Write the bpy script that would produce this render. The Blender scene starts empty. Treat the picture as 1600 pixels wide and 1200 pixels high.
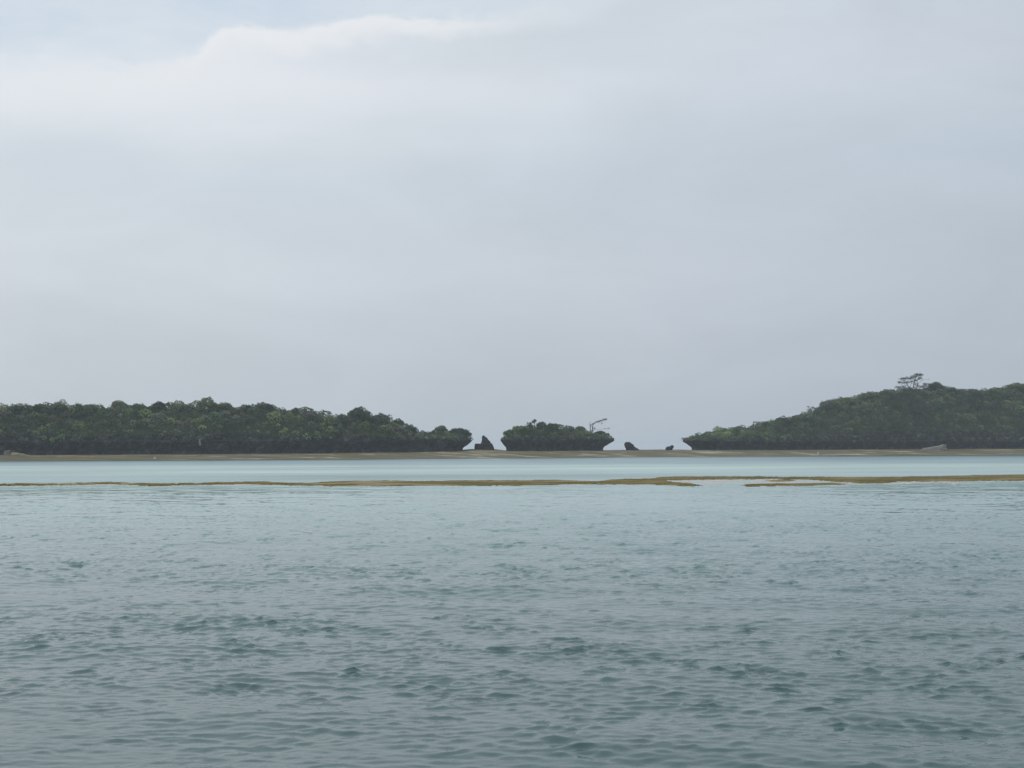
import bpy, math, random
import numpy as np
from mathutils import Matrix, Vector, noise

random.seed(7)
rng = np.random.default_rng(11)
sc = bpy.context.scene
COL = sc.collection

# ------------------------------------------------------------------ camera
FPX, CAMH = 2200.0, 3.0            # focal length in photo pixels, eye height in metres
PITCH = math.atan(103.0 / FPX)
cam_d = bpy.data.cameras.new('camera')
cam_d.sensor_width = 36.0
cam_d.lens = 36.0 * FPX / 1600.0
cam_d.clip_end = 30000.0
cam = bpy.data.objects.new('camera', cam_d)
COL.objects.link(cam)
cam.matrix_world = (Matrix.Translation((0, 0, CAMH)) @ Matrix.Rotation(math.pi / 2 + PITCH, 4, 'X')
                    @ Matrix.Rotation(-math.radians(0.17), 4, 'Z'))
sc.camera = cam

# ------------------------------------------------------------------ sky, sun, exposure
SUN_EL, SUN_AZ = math.radians(56), math.radians(-105)    # azimuth from the view direction, negative = left
world = bpy.data.worlds.new('World')
sc.world = world
world.use_nodes = True


class NT:
    """tiny helper for node trees"""
    def __init__(s, tree):
        s.t = tree
        tree.nodes.clear()

    def n(s, typ, **kw):
        nd = s.t.nodes.new(typ)
        for k, v in kw.items():
            setattr(nd, k, v)
        return nd

    def link(s, a, b):
        s.t.links.new(a, b)

    def val(s, sock, v):
        if hasattr(v, 'is_output'):
            s.link(v, sock)
        else:
            sock.default_value = v

    def math(s, op, a, b=0.0, clamp=False):
        nd = s.n('ShaderNodeMath', operation=op, use_clamp=clamp)
        s.val(nd.inputs[0], a)
        s.val(nd.inputs[1], b)
        return nd.outputs[0]

    def ramp(s, fac, stops, interp='LINEAR'):
        nd = s.n('ShaderNodeValToRGB')
        cr = nd.color_ramp
        cr.interpolation = interp
        while len(cr.elements) < len(stops):
            cr.elements.new(0.5)
        for e, (p, c) in zip(cr.elements, stops):
            e.position = p
            e.color = (*c, 1) if len(c) == 3 else c
        s.val(nd.inputs[0], fac)
        return nd.outputs[0]

    def mapr(s, v, a, b, c=0.0, d=1.0, smooth=True):
        nd = s.n('ShaderNodeMapRange', interpolation_type='SMOOTHSTEP' if smooth else 'LINEAR')
        s.val(nd.inputs['Value'], v)
        for k, x in (('From Min', a), ('From Max', b), ('To Min', c), ('To Max', d)):
            s.val(nd.inputs[k], x)
        return nd.outputs[0]

    def mix(s, f, a, b, blend='MIX'):
        nd = s.n('ShaderNodeMix', data_type='RGBA', blend_type=blend)
        s.val(nd.inputs[0], f)
        for sock, v in ((nd.inputs[6], a), (nd.inputs[7], b)):
            if hasattr(v, 'is_output'):
                s.link(v, sock)
            else:
                sock.default_value = (*v, 1)
        return nd.outputs[2]

    def noise(s, vec, scale, detail=4, rough=0.5, dist=0.0):
        nd = s.n('ShaderNodeTexNoise')
        s.link(vec, nd.inputs['Vector'])
        nd.inputs['Scale'].default_value = scale
        nd.inputs['Detail'].default_value = detail
        nd.inputs['Roughness'].default_value = rough
        nd.inputs['Distortion'].default_value = dist
        return nd.outputs['Fac']

    def comb(s, x, y, z):
        nd = s.n('ShaderNodeCombineXYZ')
        for k, v in enumerate((x, y, z)):
            s.val(nd.inputs[k], v)
        return nd.outputs[0]

    def sep(s, v):
        nd = s.n('ShaderNodeSeparateXYZ')
        s.link(v, nd.inputs[0])
        return nd.outputs


def lin(r, g, b):
    f = lambda c: c / 12.92 if c <= 0.04045 else ((c + 0.055) / 1.055) ** 2.4
    return tuple(f(c / 255.0) for c in (r, g, b))


w = NT(world.node_tree)
tc = w.n('ShaderNodeTexCoord')
X, Y, Z = w.sep(tc.outputs['Generated'])
az = w.math('ARCTAN2', X, Y)                       # 0 straight ahead, + to the right
lowx = w.comb(w.math('MULTIPLY', az, 1.0), w.math('MULTIPLY', Z, 4.5), 0.0)
n_big = w.noise(lowx, 2.3, 5, 0.55, 0.6)
n_mid = w.noise(w.comb(az, w.math('MULTIPLY', Z, 2.6), 1.0), 5.0, 6, 0.6, 0.5)
n_edge = w.noise(w.comb(az, w.math('MULTIPLY', Z, 2.0), 3.0), 9.0, 6, 0.6, 0.3)
# overcast layer: grey towards the horizon, brighter band higher, broad cloud mottling
zz = w.math('ADD', Z, w.math('MULTIPLY', w.math('SUBTRACT', n_big, 0.5), 0.085))
band = w.ramp(w.mapr(zz, 0.0, 1.0, 0.0, 1.0, False), [
    (0.000, lin(190, 199, 207)), (0.045, lin(194, 202, 210)), (0.130, lin(205, 213, 221)),
    (0.195, lin(207, 217, 226)), (0.225, lin(213, 222, 230)), (0.255, lin(218, 225, 233)),
    (0.300, lin(217, 225, 232)), (0.420, lin(219, 227, 234)), (1.000, lin(234, 239, 244))])
mott = w.mapr(n_mid, 0.25, 0.75, 0.945, 1.055, False)
lr = w.mapr(w.math('SINE', az), -0.36, 0.36, 0, 1, False)
side = w.mix(lr, (1.045, 1.035, 1.02), (0.80, 0.825, 0.86))     # brighter towards the sun side
cloud = w.mix(1.0, band, w.comb(mott, mott, mott), 'MULTIPLY')
cloud = w.mix(1.0, cloud, side, 'MULTIPLY')
# a brighter bank low on the sun side, its ragged upper edge, thin blue-grey sky above it
edge = w.ramp(w.mapr(az, -0.5, 0.5, 0, 1, False), [
    (0.00, (0.262,) * 3), (0.20, (0.270,) * 3), (0.275, (0.276,) * 3), (0.290, (0.286,) * 3), (0.315, (0.288,) * 3),
    (0.350, (0.293,) * 3), (0.385, (0.304,) * 3), (0.430, (0.309,) * 3), (0.52, (0.312,) * 3), (0.62, (0.330,) * 3), (1.0, (0.42,) * 3)], 'B_SPLINE')
puff = w.math('MULTIPLY', w.mapr(w.math('ABSOLUTE', w.math('ADD', az, 0.198)), 0.0, 0.04, 1, 0), 0.008)
n_fine = w.noise(w.comb(az, w.math('MULTIPLY', Z, 2.0), 7.0), 34.0, 5, 0.6, 0.4)
ragged = w.math('ADD', w.math('MULTIPLY', w.math('SUBTRACT', n_edge, 0.5), 0.026), w.math('MULTIPLY', w.math('SUBTRACT', n_fine, 0.5), 0.018))
edge_z = w.math('SUBTRACT', w.math('ADD', w.math('ADD', edge, puff), ragged), 0.009)
soft = w.mapr(w.math('ABSOLUTE', w.math('ADD', az, 0.13)), 0.06, 0.18, 0.0035, 0.022)
over = w.mapr(Z, w.math('SUBTRACT', edge_z, soft), w.math('ADD', edge_z, soft), 0, 1)
rim = w.math('MULTIPLY', w.mapr(Z, w.math('SUBTRACT', edge_z, 0.021), w.math('SUBTRACT', edge_z, 0.005), 0, 1),
             w.math('SUBTRACT', 1.0, over))
rim = w.math('MULTIPLY', rim, w.math('MULTIPLY', w.mapr(az, -0.26, -0.20, 0.3, 0.92), w.mapr(az, -0.12, 0.16, 1.0, 0.0)))
bank = w.math('MULTIPLY', w.mapr(zz, 0.185, 0.255, 0, 1), w.mapr(az, -0.30, 0.16, 0.85, 0.0))
bank = w.math('MULTIPLY', bank, w.mapr(Z, w.math('SUBTRACT', edge_z, 0.004), edge_z, 1, 0.0))
bank = w.math('MULTIPLY', bank, w.math('SUBTRACT', 1.0, w.math('MULTIPLY', w.mapr(Z, 0.250, 0.275), w.mapr(az, -0.205, -0.13))))
cloud = w.mix(bank, cloud, lin(229, 233, 238))
cloud = w.mix(rim, cloud, lin(232, 235, 239))
sky = w.n('ShaderNodeTexSky', sky_type='NISHITA')
sky.sun_disc = False
sky.sun_elevation = SUN_EL
sky.sun_rotation = SUN_AZ
sky.air_density, sky.dust_density, sky.ozone_density = 1.0, 2.5, 1.0
bg_sky = w.n('ShaderNodeBackground')
w.link(sky.outputs[0], bg_sky.inputs[0])
bg_sky.inputs[1].default_value = 0.09
bg_thin = w.n('ShaderNodeBackground')
w.link(w.mix(1.0, w.mix(w.mapr(n_mid, 0.35, 0.7), lin(208, 222, 237), lin(219, 228, 236)),
             w.comb(mott, mott, mott), 'MULTIPLY'), bg_thin.inputs[0])
mix_gap = w.n('ShaderNodeMixShader')
mix_gap.inputs[0].default_value = 0.90
w.link(bg_sky.outputs[0], mix_gap.inputs[1])
w.link(bg_thin.outputs[0], mix_gap.inputs[2])
bg_cloud = w.n('ShaderNodeBackground')
w.link(cloud, bg_cloud.inputs[0])
mix_sky = w.n('ShaderNodeMixShader')
gap_amt = w.math('MULTIPLY', over, w.mapr(Z, 0.34, 0.65, 0.92, 0.35))
w.link(gap_amt, mix_sky.inputs[0])
w.link(bg_cloud.outputs[0], mix_sky.inputs[1])
w.link(mix_gap.outputs[0], mix_sky.inputs[2])
wo = w.n('ShaderNodeOutputWorld')
w.link(mix_sky.outputs[0], wo.inputs[0])

sun_d = bpy.data.lights.new('sun', 'SUN')
sun_d.energy = 1.35
sun_d.angle = math.radians(60)
sun_d.color = (1.0, 0.96, 0.90)
sun = bpy.data.objects.new('sun', sun_d)
COL.objects.link(sun)
sdir = Vector((math.sin(SUN_AZ) * math.cos(SUN_EL), math.cos(SUN_AZ) * math.cos(SUN_EL), math.sin(SUN_EL)))
sun.rotation_euler = (-sdir).to_track_quat('-Z', 'Y').to_euler()

vs = sc.view_settings
vs.view_transform = 'Standard'
vs.look = 'None'
vs.exposure = 0.0
vs.gamma = 1.0
vs.use_curve_mapping = False
sc.cycles.use_denoising = True
sc.cycles.max_bounces = 6
sc.cycles.volume_bounces = 1


# ------------------------------------------------------------------ layout helpers
def yh(px):                         # photo row of the horizon
    return 703.0 + (800.0 - px) * 0.003


def zat(px, py, d):                 # height of a point seen at that row from distance d
    return CAMH + (yh(px) - py) * d / FPX


def xat(px, d):
    return (px - 800.0) / FPX * d


def pxof(x, y):
    return 800.0 + x / y * FPX


_wp = np.array([-700, 0, 250, 500, 800, 1000, 1300, 1600, 2300], float)
_wd = np.array([385, 423, 436, 452, 489, 524, 574, 605, 660], float)
_wx = (_wp - 800) / FPX * _wd


def wl(x):                          # distance of the water's edge of the far beach
    return float(np.interp(x, _wx, _wd))


_zp = np.array([-700, 0, 300, 500, 700, 850, 1100, 1300, 1500, 2300], float)
_zv = np.array([1.8, 1.84, 1.86, 2.05, 2.42, 2.60, 2.66, 2.68, 2.82, 2.9], float)


def zb(px):                         # beach height at the foot of the cliffs
    return float(np.interp(px, _zp, _zv))


def nz(x, y, z=0.0):
    return noise.noise(Vector((x, y, z)))


def tag(o, label=None, cat=None, group=None, kind=None):
    if label: o['label'] = label
    if cat: o['category'] = cat
    if group: o['group'] = group
    if kind: o['kind'] = kind
    return o


def empty(name, loc):
    o = bpy.data.objects.new(name, None)
    o.empty_display_size = 0.5
    o.location = loc
    COL.objects.link(o)
    return o


def obj(name, verts, faces, mat, parent=None, smooth=False, tint=None):
    me = bpy.data.meshes.new(name)
    if isinstance(verts, np.ndarray):
        nv, k = len(verts), faces.shape[1]
        me.vertices.add(nv)
        me.vertices.foreach_set('co', verts.astype(np.float32).ravel())
        me.loops.add(faces.size)
        me.loops.foreach_set('vertex_index', faces.astype(np.int32).ravel())
        me.polygons.add(len(faces))
        me.polygons.foreach_set('loop_start', np.arange(0, faces.size, k, dtype=np.int32))
        me.update(calc_edges=True)
    else:
        me.from_pydata(verts, [], faces)
        me.update()
    if tint is not None:
        at = me.attributes.new('tint', 'FLOAT_VECTOR', 'POINT')
        at.data.foreach_set('vector', np.asarray(tint, np.float32).ravel())
    if smooth:
        me.polygons.foreach_set('use_smooth', np.ones(len(me.polygons), bool))
    me.materials.append(mat)
    o = bpy.data.objects.new(name, me)
    COL.objects.link(o)
    if parent is not None:
        o.parent = parent
    return o


# ------------------------------------------------------------------ materials
def new_mat(name):
    m = bpy.data.materials.new(name)
    m.use_nodes = True
    return m, NT(m.node_tree)


def finish(t, col, rough=0.9, spec=0.2, bump=None, bstr=0.3, bdist=0.1, extra=None):
    p = t.n('ShaderNodeBsdfPrincipled')
    t.val(p.inputs['Base Color'], col if hasattr(col, 'is_output') else (*col, 1))
    t.val(p.inputs['Roughness'], rough)
    p.inputs['Specular IOR Level'].default_value = spec
    if bump is not None:
        b = t.n('ShaderNodeBump')
        t.val(b.inputs['Strength'], bstr)
        b.inputs['Distance'].default_value = bdist
        t.link(bump, b.inputs['Height'])
        t.link(b.outputs[0], p.inputs['Normal'])
    o = t.n('ShaderNodeOutputMaterial')
    t.link(p.outputs[0], o.inputs[0])
    return p


def pos(t):
    return t.n('ShaderNodeNewGeometry').outputs['Position']


# water: glossy surface over a body colour that follows the depth of the lagoon floor
M_water, t = new_mat('sea_water')
P = pos(t)
px_, py_, pz_ = t.sep(P)
patch = t.noise(t.comb(t.math('MULTIPLY', px_, 0.35), py_, 0.0), 0.035, 4, 0.55, 0.5)
yy = t.math('ADD', py_, t.math('MULTIPLY', t.math('SUBTRACT', patch, 0.5), t.mapr(py_, 15, 160, 14, 70, False)))
lane = t.noise(t.comb(t.math('MULTIPLY', px_, 0.22), t.math('MULTIPLY', py_, 0.5), 0.0), 0.07, 5, 0.6, 0.3)
body = t.ramp(t.mapr(yy, 0, 700, 0, 1, False), [
    (0.000, (0.040, 0.080, 0.076)), (0.030, (0.050, 0.098, 0.092)), (0.060, (0.082, 0.155, 0.146)), (0.100, (0.130, 0.255, 0.232)),
    (0.165, (0.17, 0.335, 0.295)), (0.205, (0.20, 0.315, 0.295)), (0.250, (0.27, 0.36, 0.365)), (0.300, (0.32, 0.43, 0.40)), (0.380, (0.33, 0.43, 0.40)),
    (0.430, (0.22, 0.31, 0.325)), (0.560, (0.16, 0.25, 0.26)), (0.680, (0.14, 0.22, 0.24)), (1.0, (0.06, 0.11, 0.14))])
body = t.mix(t.mapr(py_, 60, 150, 0.0, 1.0), body, t.mix(1.0, body, t.comb(*[t.mapr(lane, 0.3, 0.7, 0.70, 1.32, False)] * 3), 'MULTIPLY'))
fine = t.noise(t.comb(px_, t.math('MULTIPLY', py_, 1.5), pz_), 7.0, 3, 0.6, 0.3)
mid = t.noise(t.comb(t.math('MULTIPLY', px_, 0.45), py_, pz_), 1.4, 4, 0.6, 0.3)
hgt = t.math('ADD', t.math('MULTIPLY', fine, t.mapr(py_, 20, 70, 0.004, 0.002)),
             t.math('MULTIPLY', mid, t.mapr(py_, 90, 170, 0.0, 0.05)))
pw = finish(t, body, t.mapr(py_, 80, 190, 0.05, 0.36), 0.5, hgt, 1.0, 1.0)
pw.inputs['IOR'].default_value = 1.333

# beach: wet sand and weed in streaks along the shore
M_beach, t = new_mat('beach_sand')
P = pos(t)
px_, py_, pz_ = t.sep(P)
st = t.noise(t.comb(t.math('MULTIPLY', px_, 0.10), t.math('MULTIPLY', py_, 0.5), t.math('MULTIPLY', pz_, 1.5)), 0.45, 5, 0.6, 0.3)
st2 = t.noise(t.comb(t.math('MULTIPLY', px_, 0.35), t.math('MULTIPLY', py_, 0.4), 0.0), 0.55, 5, 0.65, 0.3)
c = t.ramp(st, [(0.30, (0.066, 0.054, 0.024)), (0.45, (0.108, 0.088, 0.044)), (0.54, (0.134, 0.112, 0.064)), (0.61, (0.29, 0.255, 0.185)), (0.72, (0.46, 0.42, 0.34))])
c = t.mix(t.mapr(st2, 0.42, 0.62, 0, 0.75), c, (0.095, 0.095, 0.046))
wet = t.mapr(pz_, 0.10, 0.40, 1, 0)
c = t.mix(t.math('MULTIPLY', wet, 0.75), c, (0.045, 0.044, 0.030))
finish(t, c, t.mapr(pz_, 0.0, 0.5, 0.35, 0.9), 0.3, st2, 0.6, 0.25)

# drying bank: olive weed on top, pale wet sand at the margins
M_bank, t = new_mat('weedy_bank')
P = pos(t)
px_, py_, pz_ = t.sep(P)
a = t.noise(t.comb(t.math('MULTIPLY', px_, 0.25), py_, 0.0), 0.55, 5, 0.6, 0.4)
b = t.noise(P, 3.0, 4, 0.65)
pat = t.noise(t.comb(t.math('MULTIPLY', px_, 0.6), py_, 5.0), 0.22, 4, 0.6, 0.3)
c = t.ramp(a, [(0.30, (0.080, 0.064, 0.016)), (0.46, (0.140, 0.110, 0.030)), (0.58, (0.185, 0.138, 0.048)), (0.70, (0.26, 0.205, 0.105))])
c = t.mix(t.mapr(b, 0.35, 0.7, 0, 0.65), c, (0.058, 0.053, 0.016))
c = t.mix(t.mapr(t.math('ADD', pz_, t.math('MULTIPLY', t.math('SUBTRACT', a, 0.5), 0.12)), -0.03, 0.02, 1, 0), c, (0.30, 0.27, 0.21))
c = t.mix(t.math('MULTIPLY', t.mapr(pat, 0.46, 0.64, 0, 0.85), t.mapr(px_, -60, 40, 1.0, 0.45)), c, (0.34, 0.29, 0.20))
finish(t, c, 0.9, 0.08, b, 1.0, 0.15)

M_sand, t = new_mat('pale_sand')
P = pos(t)
a = t.noise(P, 0.6, 5, 0.6)
c = t.ramp(a, [(0.3, (0.24, 0.225, 0.19)), (0.7, (0.46, 0.44, 0.39))])
finish(t, c, 0.35, 0.4, a, 0.3, 0.05)

# coral limestone: dark pitted weathered skin with paler scars
M_rock, t = new_mat('coral_rock')
P = pos(t)
a = t.noise(P, 0.35, 5, 0.6, 0.6)
b = t.noise(P, 2.2, 5, 0.65)
v = t.n('ShaderNodeTexVoronoi')
t.link(P, v.inputs['Vector'])
v.inputs['Scale'].default_value = 1.6
c = t.ramp(a, [(0.30, (0.022, 0.024, 0.030)), (0.50, (0.036, 0.038, 0.045)), (0.62, (0.080, 0.077, 0.078)), (0.76, (0.15, 0.14, 0.135))])
c = t.mix(t.mapr(b, 0.45, 0.75, 0, 0.6), c, (0.034, 0.035, 0.038))
finish(t, c, 0.95, 0.15, t.math('ADD', v.outputs['Distance'], b), 0.9, 0.35)

M_dark, t = new_mat('dark_rock')
P = pos(t)
a = t.noise(P, 0.9, 5, 0.65, 0.6)
b = t.noise(P, 3.5, 5, 0.65)
c = t.ramp(a, [(0.32, (0.016, 0.016, 0.019)), (0.55, (0.030, 0.030, 0.034)), (0.74, (0.075, 0.070, 0.072))])
finish(t, c, 0.95, 0.1, b, 0.9, 0.3)

M_pale, t = new_mat('pale_limestone')
P = pos(t)
a = t.noise(P, 1.3, 5, 0.6)
c = t.ramp(a, [(0.3, (0.11, 0.108, 0.098)), (0.7, (0.23, 0.222, 0.20))])
finish(t, c, 0.9, 0.2, a, 0.5, 0.2)

M_white, t = new_mat('white_stone')
P = pos(t)
a = t.noise(P, 3.0, 3, 0.6)
c = t.ramp(a, [(0.3, (0.34, 0.33, 0.31)), (0.7, (0.5, 0.49, 0.46))])
finish(t, c, 0.9, 0.2)

M_bark, t = new_mat('bark')
P = pos(t)
a = t.noise(P, 2.0, 4, 0.6)
c = t.ramp(a, [(0.3, (0.055, 0.048, 0.042)), (0.7, (0.13, 0.118, 0.105))])
finish(t, c, 0.95, 0.1)

M_dead, t = new_mat('dead_wood')
P = pos(t)
a = t.noise(P, 2.0, 4, 0.6)
c = t.ramp(a, [(0.3, (0.14, 0.135, 0.13)), (0.7, (0.27, 0.26, 0.25))])
finish(t, c, 0.95, 0.1)

M_soil, t = new_mat('leaf_litter')
P = pos(t)
a = t.noise(P, 0.8, 5, 0.6)
c = t.ramp(a, [(0.3, (0.030, 0.044, 0.024)), (0.7, (0.060, 0.074, 0.040))])
finish(t, c, 0.95, 0.1)

M_leaf, t = new_mat('leaves')
at = t.n('ShaderNodeAttribute', attribute_name='tint')
p = t.n('ShaderNodeBsdfPrincipled')
t.link(at.outputs['Vector'], p.inputs['Base Color'])
p.inputs['Roughness'].default_value = 0.6
p.inputs['Specular IOR Level'].default_value = 0.25
tr = t.n('ShaderNodeBsdfTranslucent')
t.link(at.outputs['Vector'], tr.inputs[0])
mx = t.n('ShaderNodeMixShader')
mx.inputs[0].default_value = 0.22
t.link(p.outputs[0], mx.inputs[1])
t.link(tr.outputs[0], mx.inputs[2])
o_ = t.n('ShaderNodeOutputMaterial')
t.link(mx.outputs[0], o_.inputs[0])


# ------------------------------------------------------------------ the sea: one sheet to the horizon with a chop made of many wave trains
def wave_tile(N, L, lmin, lmax, peak, wdir, spread, rms, seed):
    r = np.random.default_rng(seed)
    k1 = np.fft.fftfreq(N, L / N) * 2 * math.pi
    kx, ky = np.meshgrid(k1, k1, indexing='ij')
    k = np.hypot(kx, ky)
    k[0, 0] = 1e-6
    lam = 2 * math.pi / k
    kp = 2 * math.pi / peak
    S = k ** -3.25 * np.exp(-1.1 * (kp / k) ** 2)
    S[(lam < lmin) | (lam > lmax)] = 0
    ca = (kx * math.cos(wdir) + ky * math.sin(wdir)) / k
    S *= np.clip(ca, 0, 1) ** spread + 0.03
    A = np.sqrt(S) * (r.normal(size=(N, N)) + 1j * r.normal(size=(N, N)))
    A[0, 0] = 0
    h = np.fft.ifft2(A)
    s = rms / np.std(h.real)
    h = h.real * s
    dx = np.fft.ifft2(-1j * kx / k * A).real * s
    dy = np.fft.ifft2(-1j * ky / k * A).real * s
    return h, dx, dy


def sample(tile, L, x, y):
    N = tile.shape[0]
    u, v = np.mod(x / L, 1) * N, np.mod(y / L, 1) * N
    i, j = np.floor(u).astype(int), np.floor(v).astype(int)
    fu, fv = u - i, v - j
    i0, j0, i1, j1 = i % N, j % N, (i + 1) % N, (j + 1) % N
    return (tile[i0, j0] * (1 - fu) * (1 - fv) + tile[i1, j0] * fu * (1 - fv)
            + tile[i0, j1] * (1 - fu) * fv + tile[i1, j1] * fu * fv)


def build_sea():
    rows = [-400, -150, -60, -20, -6, 0, 3, 5, 6.5, 7.5]
    d = 8.0
    while d < 130:
        rows.append(d)
        d += max(0.040, 0.0023 * d)
    while d < 720:
        rows.append(d)
        d *= 1.012
    while d < 6800:
        rows.append(d)
        d *= 1.15
    rows = np.array(rows)
    s = np.linspace(-1, 1, 500)
    outer = np.array([1.1, 1.35, 1.6, 1.8, 2.0, 2.2, 2.4])
    s = np.concatenate([-outer[::-1], s, outer])
    dd = np.maximum(rows, 8.0)
    gx = (0.45 * dd + 6.0)[:, None] * s[None, :]
    far = np.abs(s) > 1.7
    gx[:, far] += np.sign(s[far])[None, :] * np.array([abs(v) - 1.7 for v in s[far]])[None, :] * 5000.0 * np.exp(-dd / 2500.0)[:, None]
    gy = np.repeat(rows[:, None], len(s), 1)
    x, y = gx.ravel(), gy.ravel()
    amp = np.interp(y, [0, 60, 90, 112, 130, 160, 420, 700, 900], [1, 1, 0.75, 0.40, 0.16, 0.14, 0.10, 0.10, 0.0])
    amp *= np.clip(1.6 - np.abs(np.tile(s, len(rows))), 0, 1)      # the coarse margin of the sheet lies flat
    gust = np.zeros_like(x)
    tiles = [(47.0, wave_tile(1024, 47.0, 0.13, 2.6, 0.58, math.radians(70), 2.6, 0.0082, 3)),
             (29.3, wave_tile(640, 29.3, 0.10, 1.0, 0.30, math.radians(115), 1.6, 0.0044, 8)),
             (53.0, wave_tile(256, 53.0, 0.9, 6.0, 2.2, math.radians(85), 0.3, 1.0, 33)),
             (83.0, wave_tile(256, 83.0, 2.6, 10.0, 4.2, math.radians(80), 3.0, 0.024, 41)),
             (171.0, wave_tile(256, 171.0, 9.0, 60.0, 22.0, math.radians(80), 2.0, 1.0, 21))]
    ca, sa = math.cos(0.37), math.sin(0.37)
    xr, yr = x * ca - y * sa, x * sa + y * ca
    gust = sample(tiles[4][1][0], 171.0, x * 0.5, y)
    grp = sample(tiles[2][1][0], 53.0, x * 0.9, y * 0.7)
    swell = sample(tiles[3][1][0], 83.0, x, y)
    amp_g = amp * np.clip(1.0 + 0.22 * gust, 0.55, 1.6) * np.clip(np.exp(0.22 * grp), 0.6, 1.6)
    z = np.zeros_like(x)
    ox, oy = np.zeros_like(x), np.zeros_like(x)
    h, hx, hy = tiles[0][1]
    z += sample(h, 47.0, x, y); ox += sample(hx, 47.0, x, y); oy += sample(hy, 47.0, x, y)
    h, hx, hy = tiles[1][1]
    z += sample(h, 29.3, xr, yr)
    ax, ay = sample(hx, 29.3, xr, yr), sample(hy, 29.3, xr, yr)
    ox += ax * ca + ay * sa; oy += -ax * sa + ay * ca
    ch = 1.5
    V = np.stack([x - ch * ox * amp_g, y - ch * oy * amp_g, z * amp_g + swell * amp], 1)
    nr, nc = len(rows), len(s)
    idx = np.arange(nr * nc).reshape(nr, nc)
    F = np.stack([idx[:-1, :-1].ravel(), idx[:-1, 1:].ravel(), idx[1:, 1:].ravel(), idx[1:, :-1].ravel()], 1)
    o = obj('sea', V, F, M_water, smooth=True)
    tag(o, 'rippled grey-green sea turning turquoise over the shallows', kind='structure')


build_sea()


# ------------------------------------------------------------------ far beach
def beach_z(x, tt):
    px = pxof(x, wl(x) + tt)
    b = zb(px)
    if tt < 0:
        z = tt * 0.06
    elif tt < 30:
        u = tt / 30.0
        z = b * (0.55 * u + 0.45 * u * u * (3 - 2 * u))
    elif tt < 75:
        z = b
    else:
        z = b - (tt - 75) * 0.12
    hump = math.exp(-((px - 752) / 36.0) ** 4) * math.exp(-((tt - 48) / 12.0) ** 2)
    z += 0.95 * hump
    z += 0.34 * math.exp(-((px - 1010) / 62.0) ** 4) * math.exp(-((tt - 50) / 14.0) ** 2)
    if 0 < tt < 80:
        z += 0.10 * nz(x * 0.05, tt * 0.22, 4.0) * min(1, tt / 4) + 0.04 * nz(x * 0.4, tt * 0.5, 9)
    return z


def build_beach():
    xs = np.arange(-330, 420.1, 1.5)
    ts = np.concatenate([np.arange(-18, 0, 3.0), np.arange(0, 36, 0.9), np.arange(36, 76, 2.5), np.arange(76, 112, 6.0)])
    V, F = [], []
    for x in xs:
        wob = 1.6 * nz(x * 0.045, 0.3) + 0.8 * nz(x * 0.16, 5.3)
        for q in ts:
            V.append((x, wl(x) + q + wob * max(0, 1 - abs(q) / 26.0), beach_z(x, q)))
    n = len(ts)
    for i in range(len(xs) - 1):
        for j in range(n - 1):
            a = i * n + j
            F.append((a, a + n, a + n + 1, a + 1))
    o = obj('beach', V, F, M_beach, smooth=True)
    tag(o, 'low brownish beach of sand and weed along the foot of the islands', kind='structure')


build_beach()


# ------------------------------------------------------------------ drying banks in the lagoon
def strip(name, rows, mat, h, label, grow_near=0.0, grow_far=0.0, step=1.4, seed=0.0, rough=1.0, bumpy=None):
    bumpy = min(1, h / 0.12) if bumpy is None else bumpy
    rows = np.array(rows, float)
    p0, p1 = rows[0, 0], rows[-1, 0]
    pxs = np.arange(p0, p1 + 0.01, step)
    M = 16
    V, F = [], []
    for px in pxs:
        yf = np.interp(px, rows[:, 0], rows[:, 1]) - grow_far - (0.5 if px > 500 else 0.0)
        yn = np.interp(px, rows[:, 0], rows[:, 2]) + grow_near + (0.6 if px > 500 else 0.1)
        e = min(1.0, (px - p0) / 18.0, (p1 - px) / 18.0) if p0 > -50 else min(1.0, (p1 - px) / 18.0)
        e = max(0.0, e)
        yf += rough * (0.55 * nz(px * 0.06, 1.7, seed) + 0.45 * nz(px * 0.21, 4.7, seed) + 0.35 * nz(px * 0.55, 3.1, seed))
        yn += rough * (0.65 * nz(px * 0.05, 8.7, seed) + 0.55 * nz(px * 0.19, 2.2, seed) + 0.45 * nz(px * 0.5, 6.1, seed))
        mid = 0.5 * (yf + yn)
        yf, yn = mid + (yf - mid) * e ** 0.6, mid + (yn - mid) * e ** 0.6
        df = (CAMH - h * 0.85) * FPX / (yf - yh(px))
        dn = CAMH * FPX / (yn - yh(px))
        for j in range(M):
            v = j / (M - 1)
            d = dn + (df - dn) * v
            x = xat(px, d)
            prof = max(0.0, math.sin(math.pi * min(1, 0.04 + v * 0.93))) ** 0.45
            z = -0.07 + (h + 0.07) * prof * (0.35 + 0.65 * e)
            z += (0.065 * nz(x * 0.35, d * 0.35, seed) + 0.05 * nz(x * 1.3, d * 1.3, seed + 3)) * prof * bumpy
            V.append((x, d, z))
    for i in range(len(pxs) - 1):
        for j in range(M - 1):
            a = i * M + j
            F.append((a, a + M, a + M + 1, a + 1))
    o = obj(name, V, F, mat, smooth=True)
    tag(o, label, kind='structure')
    return o


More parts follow.
